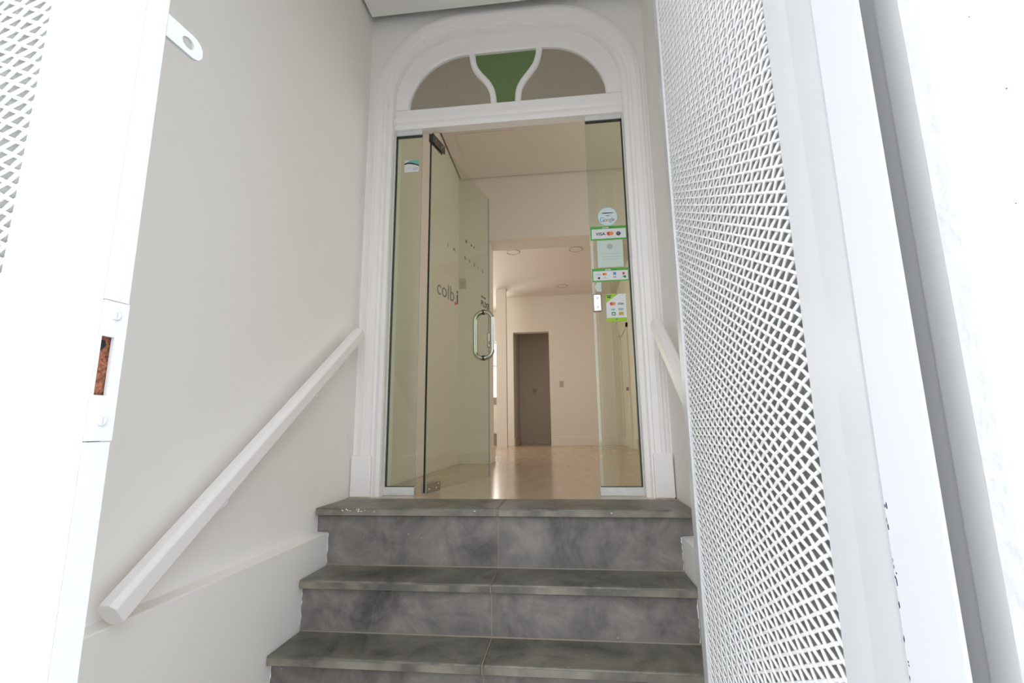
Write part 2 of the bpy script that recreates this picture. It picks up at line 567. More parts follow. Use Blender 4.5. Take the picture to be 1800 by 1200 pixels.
# baseboards
structure(put('baseboard_left', MB().box(-1.13, -1.112, 0.10, 2.35, 0.0, 0.165), 'base', bevel=0.003))
structure(put('baseboard_partition', MB().box(-1.112, -0.785, 2.333, 2.352, 0.0, 0.165).box(-0.802, -0.785, 2.352, 2.69, 0.0, 0.165), 'base', bevel=0.003))
structure(put('baseboard_far', MB().box(-0.33, 1.12, 7.382, 7.402, 0.0, 0.185).box(-1.25, -1.09, 7.382, 7.402, 0.0, 0.185), 'base', bevel=0.003))
structure(put('baseboard_right', MB().box(1.10, 1.122, 5.33, 7.39, 0.0, 0.17).box(1.122, 1.9, 5.33, 5.352, 0.0, 0.17), 'base', bevel=0.003))
structure(put('baseboard_passage', MB().box(-1.09, 0.75, 8.735, 8.752, 0.0, 0.17).box(-1.092, -1.075, 7.40, 8.75, 0, 0.17), 'dark'))
structure(put('trim_2', MB().box(-0.985, -0.41, 1.50, 2.03, 3.1435, 3.1515), 'roomceil'), 'flat access panel in the dim beige ceiling', 'ceiling panel')

# plain door on the short right-hand wall inside
d2 = empty('door_2', (1.11, 6.45, 0))
structure(d2, 'narrow pale door on the short wall behind the stickered glass', 'door')
put('casing', MB().box(1.09, 1.12, 5.86, 5.94, 0, 2.18).box(1.09, 1.12, 6.90, 6.98, 0, 2.18).box(1.09, 1.12, 5.86, 6.98, 2.10, 2.18), 'base', d2)
put('slab', MB().box(1.105, 1.122, 5.955, 6.885, 0.01, 2.09), 'base', d2)
put('handle', MB().disc((1.06, 6.05, 1.02), 0.03, 'x', 0.045, 16), 'steel', d2)

# ------------------------------------------------------------------ fanlight over the door
w1 = empty('window_1', (CX, 0.0, 2.16))
structure(w1, 'fanlight of grey and green frosted glass over the door', 'fanlight')
LH, LT, LR, LB = 0.602, 2.655, 0.365, 2.298
ring_in = [(x, max(z, LB)) for x, z in arch(0, LB, 18, LH, LT, LR)]
ring_out = [(x, max(z, LB)) for x, z in arch(0.004, LB, 18)]
rings = []
for (a, b) in zip(ring_in, ring_out):
    dx, dz = b[0] - a[0], b[1] - a[1]
    L_ = math.hypot(dx, dz)
    e = (a[0] + dx / L_ * 0.010, a[1] + dz / L_ * 0.010)
    rings.append([(a[0], 0.02, a[1]), (a[0], -0.018, a[1]), (e[0], -0.028, e[1]), (b[0], -0.028, b[1]), (b[0], 0.02, b[1])])
put('frame', MB().loft(rings), 'trimp', w1, smooth=35)
tb = [(0.03, 2.160), (-0.030, 2.160), (-0.034, 2.166), (-0.034, 2.190), (-0.046, 2.198), (-0.050, 2.210), (-0.050, 2.228), (-0.040, 2.234),
      (-0.028, 2.240), (-0.028, 2.290), (-0.018, 2.300), (0.03, 2.300)]
put('transom_bar', MB().prism(tb, CX - W0 - 0.002, CX + W0 + 0.002, 'x'), 'trimp', w1, smooth=35)
# S-shaped glazing bars
barL = [(-0.517, 2.662), (-0.512, 2.61), (-0.497, 2.555), (-0.466, 2.505), (-0.425, 2.453), (-0.397, 2.40), (-0.386, 2.35), (-0.383, 2.296)]
barR = [(-0.097, 2.662), (-0.102, 2.61), (-0.122, 2.548), (-0.158, 2.494), (-0.197, 2.442), (-0.222, 2.392), (-0.231, 2.345), (-0.233, 2.296)]


def smooth_line(p, k=4):
    out = []
    for i in range(len(p) - 1):
        a, b, c, d = p[max(i - 1, 0)], p[i], p[i + 1], p[min(i + 2, len(p) - 1)]
        for j in range(k):
            t = j / k
            out.append(tuple(0.5 * (2 * b[q] + (c[q] - a[q]) * t + (2 * a[q] - 5 * b[q] + 4 * c[q] - d[q]) * t * t + (-a[q] + 3 * b[q] - 3 * c[q] + d[q]) * t ** 3) for q in (0, 1)))
    return out + [p[-1]]


SL, SR = smooth_line(barL), smooth_line(barR)
for S in (SL, SR):
    rings = []
    for i, p in enumerate(S):
        a, b = S[max(i - 1, 0)], S[min(i + 1, len(S) - 1)]
        t = Vector((b[0] - a[0], b[1] - a[1])).normalized()
        nx, nz = -t.y * 0.019, t.x * 0.019
        rings.append([(p[0] - nx, 0.012, p[1] - nz), (p[0] - nx, -0.014, p[1] - nz), (p[0] - nx * .6, -0.022, p[1] - nz * .6), (p[0] + nx * .6, -0.022, p[1] + nz * .6), (p[0] + nx, -0.014, p[1] + nz), (p[0] + nx, 0.012, p[1] + nz)])
    put('glazing_bar', MB().loft(rings), 'trimp', w1, smooth=50)
leftpoly = [p for p in ring_in if p[0] < -0.53] + SL
rightpoly = [p for p in ring_in if p[0] > -0.08][::-1] + SR
midpoly = SL + SR[::-1]
for poly, mname, lab in ((leftpoly, 'gpane', None), (midpoly, 'green', 'green frosted centre pane'), (rightpoly, 'gpane', None)):
    o = put('pane', MB().prism(poly, 0.0, 0.006, 'y'), mname, w1)
    if lab:
        o['label'] = lab

# ------------------------------------------------------------------ fixed glass beside the door
def sidelight(name, a, b, label, dark_on):
    w = empty(name, ((a + b) / 2, 0, 0))
    structure(w, label, 'glass panel')
    put('pane', MB().box(a, b, -0.004, 0.004, 0.040, 2.150), 'glass', w)
    put('bottom_channel', MB().box(a - 0.004, b + 0.002, -0.016, 0.016, 0.0, 0.042), 'alu', w, bevel=0.002)
    put('top_channel', MB().box(a, b, -0.014, 0.014, 2.132, 2.161), 'alu', w)
    e = a if dark_on < 0 else b
    put('side_channel', MB().box(e - 0.010 if dark_on < 0 else e + 0.002, e - 0.002 if dark_on < 0 else e + 0.010, -0.014, 0.014, 0.0, 2.161), 'alu', w)
    put('gasket', MB().box(e - 0.001 if dark_on < 0 else e - 0.006, e + 0.006 if dark_on < 0 else e + 0.001, -0.0065, 0.0065, 0.042, 2.132)
        .box(a, b, -0.0065, 0.0065, 2.122, 2.133).box(a, b, -0.006, 0.006, 0.041, 0.046), 'gasket', w)
    e2 = b if dark_on < 0 else a
    put('cut_edge', MB().box(e2 - 0.0012, e2 + 0.0004, -0.0042, 0.0042, 0.04, 2.14), 'pgrey', w)
    return w


sidelight('window_2', -0.990, -0.828, 'fixed glass panel between the white casing and the open door', -1)
w3 = sidelight('window_3', 0.163, 0.374, 'fixed glass panel carrying the column of payment stickers', 1)
put('lock_keeper', MB().box(0.161, 0.213, -0.020, -0.0035, 0.968, 1.070), 'chrome', w3, bevel=0.009, seg=3)
for z in (0.993, 1.045):
    put('screw', MB().disc((0.187, -0.023, z), 0.008, 'y', 0.004, 12), 'steel', w3)

# ------------------------------------------------------------------ the open glass door leaf (local: x along the leaf, outside is -y)
ANG = math.radians(90 - 13.7)
d1 = empty('door_1', (-0.774, 0.0, 0.0), ANG)
structure(d1, 'frameless glass door leaf standing open with a chrome loop handle', 'door')
LW = 0.90
put('pane', MB().box(0, LW, -0.005, 0.005, 0.012, 2.135), 'glass', d1, False)
put('cut_edge', MB().box(-0.003, 0.0, -0.0055, 0.0055, 0.012, 2.135), 'edgeglass', d1, False)
put('free_edge', MB().box(LW, LW + 0.001, -0.005, 0.005, 0.012, 2.135), 'pgrey', d1, False)
for nm, z0_, z1_, mt in (('bottom_pivot', 0.008, 0.062, 'steel'), ('top_pivot', 2.085, 2.140, 'dsteel')):
    p = put(nm, MB().box(-0.004, 0.155, -0.015, -0.0052, z0_, z1_).box(-0.004, 0.155, 0.0052, 0.015, z0_, z1_), mt, d1, False, bevel=0.003)
    for sx in (0.03, 0.105, 0.13):
        put('screw', MB().disc((sx, -0.0172, (z0_ + z1_) / 2 + (0.012 if sx > 0.11 else -0.008)), 0.0055, 'y', 0.0025, 10), 'chrome', p, False)
# closed loop handle: two bent tubes back to back through the glass
HX, HZ0, HZ1, HD, HR = 0.800, 0.850, 1.190, 0.069, 0.0172
for s in (-1, 1):
    pts = [(HX, s * 0.005, HZ1)]
    rc = 0.058
    for i in range(9):
        th = math.pi / 2 * i / 8
        pts.append((HX, s * (HD - rc + rc * math.sin(th)), HZ1 - rc + rc * math.cos(th)))
    for i in range(9):
        th = math.pi / 2 * i / 8
        pts.append((HX, s * (HD - rc + rc * math.cos(th)), HZ0 + rc - rc * math.sin(th)))
    pts.append((HX, s * 0.005, HZ0))
    put('handle', MB().tube(pts, HR, 14), 'chrome', d1, False, smooth=60)
for z in (HZ0, HZ1):
    put('gasket', MB().disc((HX, -0.010, z), 0.0195, 'y', 0.020, 18), 'gasket', d1, False)
lk = put('lock', MB().box(0.850, 0.896, -0.019, -0.0052, 0.935, 1.045), 'chrome', d1, False, bevel=0.008, seg=3)
put('cylinder', MB().disc((0.872, -0.034, 0.975), 0.013, 'y', 0.018, 16), 'chrome', lk, False)
# vinyl lettering on the outside of the leaf
YT = -0.0058
put_text('colb', 0.135, (0.205, YT, 1.185), 'pglogo', d1, False, spacing=1.02)
put_text('i', 0.135, (0.362, YT, 1.185), 'pink', d1, False, bold=0.002)
put('lettering', MB().disc((0.335, YT - 0.0004, 1.140), 0.011, 'y', 0.0008, 12), 'pred', d1, False)
for ch, x in zip('IMÓVEIS', (0.225, 0.31, 0.475, 0.545, 0.625, 0.690, 0.775)):
    put_text(ch, 0.036, (x, YT, 1.495), 'pink', d1, False)
for x, h_ in ((0.490, 0.020), (0.575, 0.014), (0.620, 0.009)):
    put('lettering', MB().box(x - 0.009, x + 0.009, YT - 0.0004, YT, 1.632 - h_, 1.632), 'pink', d1, False)
put_text('PUXE', 0.062, (0.815, YT, 1.245), 'pink', d1, False, bold=0.001)
put('lettering', MB().box(0.745, 0.830, YT - 0.0004, YT, 1.291, 1.305), 'pglogo', d1, False)

# ------------------------------------------------------------------ stairs of dark slate
st = empty('stone_staircase', (CX, -0.6, -0.652))
tag(st, 'dark slate entrance steps leading up to the glass door', 'stairs')
NOSE = [(-0.440, 0.0), (-0.635, -0.248), (-0.823, -0.447), (-1.010, -0.640)]
JX = -0.315
for i, (ny, nz) in enumerate(NOSE[:3]):
    th = 0.034
    back = -0.132 if i == 0 else NOSE[i - 1][0] + 0.030 + 0.02
    a, b = (XL + 0.002, XR - 0.002) if i == 0 else (SKL + 0.002, SKR - 0.002)
    for (u, v) in ((a, JX - 0.0015), (JX + 0.0015, b)):
        t = put('tread', MB().box(u, v, ny, back, nz - th, nz), 'tread', st, bevel=0.006)
        put('worn_edge', MB().box(u + 0.004, v - 0.004, ny - 0.0012, ny + 0.004, nz - th + 0.004, nz - 0.007), 'worn', t)
    zb = NOSE[i + 1][1]
    fy = ny + 0.030
    for (u, v, s) in ((SKL + 0.002, JX - 0.0015, -1), (JX + 0.0015, SKR - 0.002, 1)):
        if i == 0 and s < 0:
            poly = [(u, zb + 0.004), (v, zb + 0.004), (v, nz - th), (XL + 0.002, nz - th), (XL + 0.002, -0.105), (u, -0.108)]
        elif i == 0:
            poly = [(u, zb + 0.004), (v, zb + 0.004), (v, -0.108), (XR - 0.002, -0.105), (XR - 0.002, nz - th), (u, nz - th)]
        else:
            poly = [(u, zb + 0.004), (v, zb + 0.004), (v, nz - th), (u, nz - th)]
        put('riser', MB().prism(poly, fy, fy + 0.022, 'y'), 'riser', st)
    put('grout', MB().box(JX - 0.002, JX + 0.002, ny + 0.002, back, nz - th + 0.002, nz - 0.001).box(JX - 0.002, JX + 0.002, fy + 0.001, fy + 0.02, zb, nz - th)
        .box(SKL + 0.004, SKR - 0.004, fy - 0.003, fy + 0.01, zb - 0.002, zb + 0.0045), 'grout', st)
for i, (ny, nz) in enumerate(NOSE[:3]):
    fy = ny + 0.030
    zb = NOSE[i + 1][1]
    ztop = -0.112 if i == 0 else nz - 0.034
    for s_, X_ in ((1, SKL + 0.002), (-1, SKR - 0.002)):
        zs = [zb + 0.006 + (ztop - zb - 0.008) * k / 14 for k in range(15)]
        pts = [(X_, zs[0])] + [(X_ + s_ * abs(random.gauss(0.002, 0.0022)), z) for z in zs] + [(X_, zs[-1])]
        put('paint_smear', MB().prism(pts, fy - 0.0008, fy + 0.001, 'y'), 'wall', st)
for k in range(16):
    x = random.choice((random.gauss(-0.90, 0.05), random.uniform(-1.12, 0.46)))
    r_ = random.uniform(0.0012, 0.0042)
    z = -0.004 - random.uniform(0, 0.010)
    pts = [(x + r_ * random.uniform(0.6, 1.7) * math.cos(2 * math.pi * q / 7), z + r_ * random.uniform(0.5, 1.0) * math.sin(2 * math.pi * q / 7)) for q in range(7)]
    put('paint_fleck', MB().prism(pts, -0.4418, -0.4400, 'y'), 'wall', st)
mb = MB()
mb.prism([(-0.135, -0.84), (-0.135, -0.036), (-0.387, -0.036), (-0.387, -0.285), (-0.582, -0.285), (-0.582, -0.484), (-0.770, -0.484), (-0.770, -0.84)], SKL + 0.002, SKR - 0.002, 'x')
put('core', mb, 'grout', st)

# ------------------------------------------------------------------ handrails
def handrail(name, x, p0, p1, wallx, brackets, label):
    """octagonal timber rail between (y, z) points p0 (low) and p1 (high)"""
    r = empty(name, (x, p0[0], p0[1]))
    tag(r, label, 'handrail')
    d = Vector((p1[0] - p0[0], p1[1] - p0[1])).normalized()
    nrm = Vector((-d.y, d.x))
    w, h, c = 0.026, 0.034, 0.012
    sec = [(-w, -h + c), (-w, h - c), (-w + c, h), (w - c, h), (w, h - c), (w, -h + c), (w - c, -h), (-w + c, -h)]
    rings = []
    for q in (p0, p1):
        rings.append([(x + a, q[0] + nrm.x * b, q[1] + nrm.y * b) for a, b in sec])
    put('rail', MB().loft(rings), 'trimp', r, bevel=0.003)
    s = 1 if wallx > x else -1
    for t in brackets:
        y, z = p0[0] + (p1[0] - p0[0]) * t, p0[1] + (p1[1] - p0[1]) * t
        lo = Vector((y, z)) - nrm * 0.030
        b = put('bracket', MB().tube([(x, lo.x, lo.y), (x, lo.x, lo.y - 0.025), (x + s * 0.018, lo.x, lo.y - 0.042), (wallx - s * 0.002, lo.x, lo.y - 0.046)], 0.008, 10), 'trimp', r, smooth=60)
        put('rosette', MB().disc((wallx - (0.007 if s > 0 else 0.0), lo.x, lo.y - 0.046), 0.024, 'x', 0.007, 16), 'trimp', b)
    return r


hl = handrail('handrail', XL + 0.075, (-1.500, -0.076), (-0.225, 0.848), XL, (0.27, 0.86), 'long white octagonal handrail on the left corridor wall')
put('screw', MB().disc((XL + 0.1005, -0.665, 0.487), 0.006, 'x', 0.003, 10), 'pwhite', hl)
handrail('handrail', XR - 0.072, (-1.40, -0.02), (-0.250, 0.835), XR, (0.3, 0.85), 'white handrail on the narrow wall, half hidden by the mesh gate')

# ------------------------------------------------------------------ steel gates with woven wire mesh
GW, GB, GT = 0.78, -0.60, 2.30      # mesh width, gate bottom and top
PV, PH = 0.0217, 0.0447             # diamond pitch, upright and along


def wire_mesh():
    k = PV / PH
    h = PH / 2
    zb, zt = GB + 0.10, GT - 0.06
    H = zt - zb
    V, F = [], []
    rad, amp, ns = 0.0029, 0.0014, 6
    ring = [(math.cos(2 * math.pi * q / ns), math.sin(2 * math.pi * q / ns)) for q in range(ns)]
    nw = int((H + GW * k) / PV) + 2
    for fam in (1, -1):
        for i in range(nw):
            c = (i - (int(GW / PH) + 1 if fam > 0 else 0)) * PV
            # z = c + fam*k*x
            if fam > 0:
                xa, xb = max(-0.012, -c / k), min(GW + 0.012, (H - c) / k)
            else:
                xa, xb = max(-0.012, (c - H) / k), min(GW + 0.012, c / k)
            if xb - xa < 0.012:
                continue
            a = math.ceil(xa / (h / 2)) * (h / 2)
            xs = [xa] + [a + q * h / 2 for q in range(int((xb - a) / (h / 2)) + 1) if xa + 1e-4 < a + q * h / 2 < xb - 1e-4] + [xb]
            base = len(V)
            cs, sn = math.cos(math.atan(k)), math.sin(math.atan(k)) * fam
            for x in xs:
                y = fam * amp * math.cos(math.pi * x / h)
                z = c + fam * k * x
                for (p, q) in ring:
                    V.append((x - sn * rad * p, y + rad * q, zb + z + cs * rad * p))
            for j in range(len(xs) - 1):
                for q in range(ns):
                    l = (q + 1) % ns
                    F.append((base + j * ns + q, base + j * ns + l, base + (j + 1) * ns + l, base + (j + 1) * ns + q))
    me = bpy.data.meshes.new('wire_mesh')
    me.from_pydata(V, [], F)
    me.polygons.foreach_set('use_smooth', [True] * len(F))
    me.update()
    return me


MESH = wire_mesh()
MESH.materials.append(M['mesh'])
T = 0.030


def gate_common(g, x0, x1, W_, sgn):
    """mesh, pane and rails of one leaf; front plane y=0, body on the side sgn"""
    o = put('wire_mesh', MESH, 'mesh', g, False)
    o.location = (x0, sgn * 0.009, 0)
    o['kind'] = 'stuff'
    y0, y1 = sorted((sgn * 0.017, sgn * 0.021))
    put('backing_pane', MB().box(x0 - 0.005, x1 + 0.005, y0, y1, GB + 0.09, GT - 0.05), 'obsc', g, False)
    y0, y1 = sorted((0.0, sgn * T))
    put('bottom_rail', MB().box(x0, x1, y0, y1, GB, GB + 0.10), 'gate', g, False, bevel=0.003)
    put('top_rail', MB().box(x0, x1, y0, y1, GT - 0.06, GT), 'gate', g, False, bevel=0.003)


# leaf standing open into the corridor
ar = math.atan2(0.9995, 0.0315)
gr = empty('mesh_gate', (0.3305, -2.6 + 0.568, GB), ar)
tag(gr, 'white wire-mesh gate leaf swung open beside the steps', 'gate', 'pair of mesh gate leaves')
gr.location.z = 0
S_, E_ = 0.155, 0.155 + GW
gate_common(gr, S_, E_, 0.985, -1)
hp = [(0.0, 0.004), (0.066, 0.0), (0.134, 0.0), (0.136, -0.002), (S_ + 0.004, -0.016), (S_ + 0.004, -T), (0.0, -T)]
put('hinge_stile', MB().prism(hp, GB, GT, 'z'), 'gate', gr, False)
put('free_stile', MB().box(E_ - 0.004, E_ + 0.050, -T, 0.0, GB, GT), 'gate', gr, False, bevel=0.003)
for z in (-0.25, 0.95, 2.0):
    put('hinge', MB().disc((0.012, -0.032, z), 0.009, 'z', 0.11, 14), 'gate', gr, False, smooth=40)
put('bead', MB().tube([(0.118, 0.0, 1.106), (0.118, 0.004, 1.106)], 0.003, 10), 'pgrey', gr, False)

# closed leaf with the lock edge
ROTL = math.radians(-6.0)
WL = 0.05 + GW + 0.20
ul = Vector((math.cos(ROTL), math.sin(ROTL)))
hx, hy = -0.560 - WL * ul.x, -2.6 + 0.510 - WL * ul.y
gl = empty('mesh_gate', (hx, hy, 0), ROTL)
tag(gl, 'white wire-mesh gate leaf with a lock slot and a pierced tab', 'gate', 'pair of mesh gate leaves')
S_, E_ = 0.05, 0.05 + GW
gate_common(gl, S_, E_, WL, 1)
put('hinge_stile', MB().box(0, S_ + 0.004, 0, T, GB, GT), 'gate', gl, False, bevel=0.003)
fp = [(E_ - 0.006, T), (E_ - 0.006, 0.016), (E_ + 0.012, 0.004), (E_ + 0.018, 0.0), (WL - 0.062, 0.0), (WL - 0.056, -0.0035), (WL - 0.002, -0.0035), (WL - 0.002, 0.0), (WL - 0.016, 0.001), (WL - 0.016, T)]
put('free_stile', MB().prism(fp, GB, GT, 'z'), 'gate', gl, False, bevel=0.0012)
# edge face with the lock opening
s0, s1 = 0.387, 0.459           # slot bottom, top
ya, yb = 0.0015, 0.0165
mb = MB().box(WL - 0.0155, WL, 0.0, T, GB, 0.332).box(WL - 0.0155, WL, 0.0, T, 0.505, GT)
put('edge_face', mb, 'gate', gl, False, bevel=0.0008)
ep = MB()
ep.box(WL - 0.004, WL + 0.0012, 0.0, T, 0.333, s0).box(WL - 0.004, WL + 0.0012, 0.0, T, s1, 0.504)
ep.box(WL - 0.004, WL + 0.0012, yb, T, s0, s1).box(WL - 0.004, WL + 0.0012, 0.0, ya, s0, s1)
lp = put('lock_plate', ep, 'gate', gl, False)
for z in (0.357, 0.487):
    sc = put('screw', MB().disc((WL + 0.0010, 0.014, z), 0.0062, 'x', 0.0026, 16), 'gate', lp, False, bevel=0.001)
    put('slot', MB().box(WL + 0.0034, WL + 0.0040, 0.0135, 0.0147, z - 0.004, z + 0.004), 'pgrey', lp, False)
put('lock_case', MB().box(WL - 0.0150, WL - 0.0085, 0.0, T - 0.001, s0 - 0.02, s1 + 0.02), 'rust', lp, False)['label'] = 'rusty brown lock case inside the slot'
put('latch_hole_shade', MB().prism([(0.0, s1 - 0.003), (0.013, s1 - 0.004), (0.014, s1 - 0.010), (0.010, s1 - 0.016), (0.004, s1 - 0.018), (0.0, s1 - 0.018)], WL - 0.0086, WL - 0.0075, 'x'), 'black', lp, False)  # black plate paints in the darkness of the latch cavity
# pierced padlock tab welded to the edge, reaching inwards
tp = []
Lt, hw = 0.062, 0.0180
zc = 0.925
for i in range(13):
    th = math.pi / 2 - math.pi * i / 12
    tp.append((T + Lt - hw + hw * math.cos(th), zc + hw * math.sin(th)))
tab_out = [(T - 0.012, zc + hw)] + tp + [(T - 0.012, zc - hw)]
hole = [(T + Lt - 0.026 + 0.0105 * math.cos(2 * math.pi * k / 24), zc + 0.0085 * math.sin(2 * math.pi * k / 24)) for k in range(24)]


def pierced(outer_poly, hole_poly, a, b):
    """plate with a hole: bridge the outer outline to the hole with triangles/quads by angle"""
    hc = (sum(p[0] for p in hole_poly) / len(hole_poly), sum(p[1] for p in hole_poly) / len(hole_poly))

    def hit(th):
        best = None
        dx, dy = math.cos(th), math.sin(th)
        nn = len(outer_poly)
        for i in range(nn):
            p, q = outer_poly[i], outer_poly[(i + 1) % nn]
            ex, ey = q[0] - p[0], q[1] - p[1]
            den = dx * ey - dy * ex
            if abs(den) < 1e-12:
                continue
            t = ((p[0] - hc[0]) * ey - (p[1] - hc[1]) * ex) / den
            u = ((p[0] - hc[0]) * dy - (p[1] - hc[1]) * dx) / den
            if t > 0 and -1e-9 <= u <= 1 + 1e-9 and (best is None or t < best):
                best = t
        return (hc[0] + dx * best, hc[1] + dy * best)
    ths = sorted([math.atan2(p[1] - hc[1], p[0] - hc[0]) for p in outer_poly] + [2 * math.pi * k / 24 - math.pi for k in range(24)])
    rings = []
    for th in ths:
        o_ = hit(th)
        i_ = (hc[0] + 0.0105 * math.cos(th), hc[1] + 0.0085 * math.sin(th))
        rings.append([(a, o_[0], o_[1]), (b, o_[0], o_[1]), (b, i_[0], i_[1]), (a, i_[0], i_[1])])
    return MB().loft(rings, close_path=True)


put('padlock_tab', pierced(tab_out, hole, WL - 0.006, WL - 0.001), 'gate', gl, False)

# fixed post the open leaf hangs on
gp = put('gate_post', MB().box(0.3225, 0.3265, -2.120, -2.044, -0.80, 2.365).box(0.3265, 0.367, -2.075, -2.060, -0.50, -0.45).box(0.3265, 0.367, -2.075, -2.060, 1.30, 1.35).box(0.3265, 0.367, -2.075, -2.060, 2.20, 2.25), 'gate')
tag(gp, 'white steel gate post with chipped paint at the hinge edge', 'gate post')

for k in range(34):
    # flakes along the hinge edge where the paint has chipped to dark metal
    z = random.choice((random.uniform(0.02, 0.26), random.uniform(0.02, 0.26), random.uniform(-0.03, 0.0)))
    y = -2.0445 - abs(random.gauss(0, 0.0015))
    a_, b_ = random.uniform(0.0003, 0.0011), random.uniform(0.0008, 0.0038)
    put('paint_chip', MB().prism([(y - a_, z - b_), (y + 0.3 * a_, z - 1.3 * b_), (y + a_, z), (y + 0.2 * a_, z + b_), (y - 0.8 * a_, z + 0.6 * b_)], 0.32225, 0.3226, 'x'), 'pnavy', gp)
for x, z, r_ in ((0.382, 0.757, 0.0016), (0.388, 0.626, 0.0008), (0.371, 0.70, 0.0006), (0.376, 0.52, 0.0006)):
    put('dirt_speck', MB().disc((x, -2.1853, z), r_, 'y', 0.0005, 7), 'pnavy', wf)

# ------------------------------------------------------------------ stickers on the right-hand glass
YS = -0.0045


def plate(name, poly, label, cat, material, y=YS, group='stickers on the glass panel'):
    o = empty(name, (sum(p[0] for p in poly) / len(poly), y, min(p[1] for p in poly)))
    tag(o, label, cat, group)
    put('backing', MB().prism(poly, y - 0.0004, y, 'y'), material, o)
    return o


def rect(a, b, c, d):
    return [(a, c), (b, c), (b, d), (a, d)]


def circ(cx, cz, r, n=32):
    return [(cx + r * math.cos(2 * math.pi * k / n), cz + r * math.sin(2 * math.pi * k / n)) for k in range(n)]


def mark(parent, poly, material, lift=1, name='print'):
    return put(name, MB().prism(poly, YS - 0.0004 * (lift + 1), YS - 0.0004 * lift + 0.0001, 'y'), material, parent)


def letters(parent, body, size, x, z, material, bold=0.0, lift=2, tilt=0.0, xs=1.0):
    return put_text(body, size, (x, YS - 0.0004 * lift - 0.0002, z), material, parent, bold=bold, tilt=tilt, xscale=xs)


# round review sticker
s = plate('round_sticker', circ(0.267, 1.524, 0.057), 'round pale sticker with multicoloured lettering, topmost on the glass panel', 'sticker', 'pteal')
mark(s, circ(0.267, 1.524, 0.0545), 'pcirc')
for ch, x, c, sz in (('G', 0.2345, 'pblue', 0.040), ('o', 0.2535, 'pred', 0.034), ('o', 0.2675, 'pyellow', 0.034), ('g', 0.2815, 'pblue', 0.034), ('l', 0.2910, 'pdgreen', 0.036), ('e', 0.3000, 'pred', 0.034)):
    letters(s, ch, sz, x, 1.5045, c, xs=0.9)
mark(s, rect(0.238, 0.297, 1.543, 1.548), 'pgrey')
mark(s, rect(0.258, 0.277, 1.527, 1.531), 'pgrey')
# two-circle card mark
def two_circles(parent, x, z, r):
    mark(parent, circ(x - r * 0.6, z, r, 20), 'pred', 2)
    mark(parent, circ(x + r * 0.6, z, r, 20), 'porange', 2.4)


s = plate('payment_sticker', rect(0.166, 0.368, 1.384, 1.466), 'green-bordered card sticker with three large card marks under the round sticker', 'sticker', 'pgreen')
mark(s, rect(0.173, 0.363, 1.393, 1.450), 'pwhite')
letters(s, 'VISA', 0.024, 0.223, 1.420, 'pnavy', bold=0.0006, xs=1.1)
two_circles(s, 0.276, 1.421, 0.0115)
mark(s, circ(0.322, 1.419, 0.0125, 20), 'pink', 2)
letters(s, 'P', 0.012, 0.322, 1.419, 'pwhite', lift=3)
letters(s, 'pagse', 0.015, 0.252, 1.4580, 'pwhite', bold=0.0003)
letters(s, 'guro', 0.015, 0.287, 1.4580, 'pdgreen', bold=0.0003)
s = plate('paper_sheet', rect(0.200, 0.342, 1.223, 1.382), 'pale mint square sheet between the two green card stickers', 'sheet', 'ppale')
mark(s, circ(0.271, 1.345, 0.016, 20), 'pgrey')
for k in range(3):
    mark(s, rect(0.222, 0.320, 1.300 - 0.016 * k, 1.302 - 0.016 * k), 'pgrey')
s = plate('payment_sticker', rect(0.166, 0.366, 1.141, 1.217), 'green-bordered card sticker with eight small marks above the glass lock plate', 'sticker', 'pgreen')
mark(s, rect(0.172, 0.362, 1.148, 1.202), 'pwhite')
letters(s, 'pagse', 0.014, 0.254, 1.2095, 'pwhite', bold=0.0003)
letters(s, 'guro', 0.014, 0.286, 1.2095, 'pdgreen', bold=0.0003)
letters(s, 'VISA', 0.013, 0.201, 1.182, 'pgrey', bold=0.0003)
two_circles(s, 0.235, 1.184, 0.0072)
mark(s, circ(0.203, 1.162, 0.0065, 16), 'pink', 2)
mark(s, rect(0.222, 0.252, 1.1585, 1.1605), 'pgrey', 2)
mark(s, circ(0.236, 1.165, 0.0035, 12), 'pgrey', 2)
mark(s, rect(0.281, 0.298, 1.177, 1.193), 'pblue', 2)
mark(s, rect(0.282, 0.297, 1.160, 1.169), 'pgrey', 2)
mark(s, circ(0.338, 1.184, 0.0075, 18), 'pred', 2)
mark(s, rect(0.331, 0.345, 1.1630, 1.1670), 'pdgreen', 2)
mark(s, circ(0.344, 1.165, 0.0075, 18), 'pdgreen', 2.2)
s = plate('arrow_sticker', [(0.177, 1.112), (0.190, 1.137), (0.213, 1.137), (0.213, 1.084), (0.188, 1.086)], 'small pale arrow-shaped sticker above the chrome lock plate', 'sticker', 'ppale')
s = plate('payment_sticker', rect(0.235, 0.343, 0.911, 1.067), 'upright lime and white card sticker, lowest on the glass panel', 'sticker', 'pwhite')
mark(s, [(0.235, 1.018), (0.303, 1.067), (0.235, 1.067)], 'plime')
mark(s, rect(0.235, 0.343, 0.911, 0.933), 'plime')
mark(s, rect(0.240, 0.266, 1.056, 1.060), 'pink', 2)
mark(s, rect(0.242, 0.262, 1.046, 1.053), 'pink', 2)
mark(s, [(0.264, 1.036), (0.272, 1.046), (0.280, 1.046), (0.280, 1.042)], 'pwhite', 2)
two_circles(s, 0.270, 1.012, 0.0095)
letters(s, 'VISA', 0.017, 0.313, 1.010, 'pnavy', bold=0.0003)
mark(s, rect(0.262, 0.281, 0.975, 0.984), 'pteal', 2)
mark(s, rect(0.299, 0.326, 0.973, 0.987), 'pgrey', 2)
mark(s, rect(0.262, 0.283, 0.946, 0.965), 'pdgreen', 2)
mark(s, [(0.266, 0.951), (0.279, 0.951), (0.279, 0.957), (0.272, 0.961), (0.266, 0.955)], 'pwhite', 3)
mark(s, rect(0.301, 0.326, 0.947, 0.964), 'pyellow', 2)
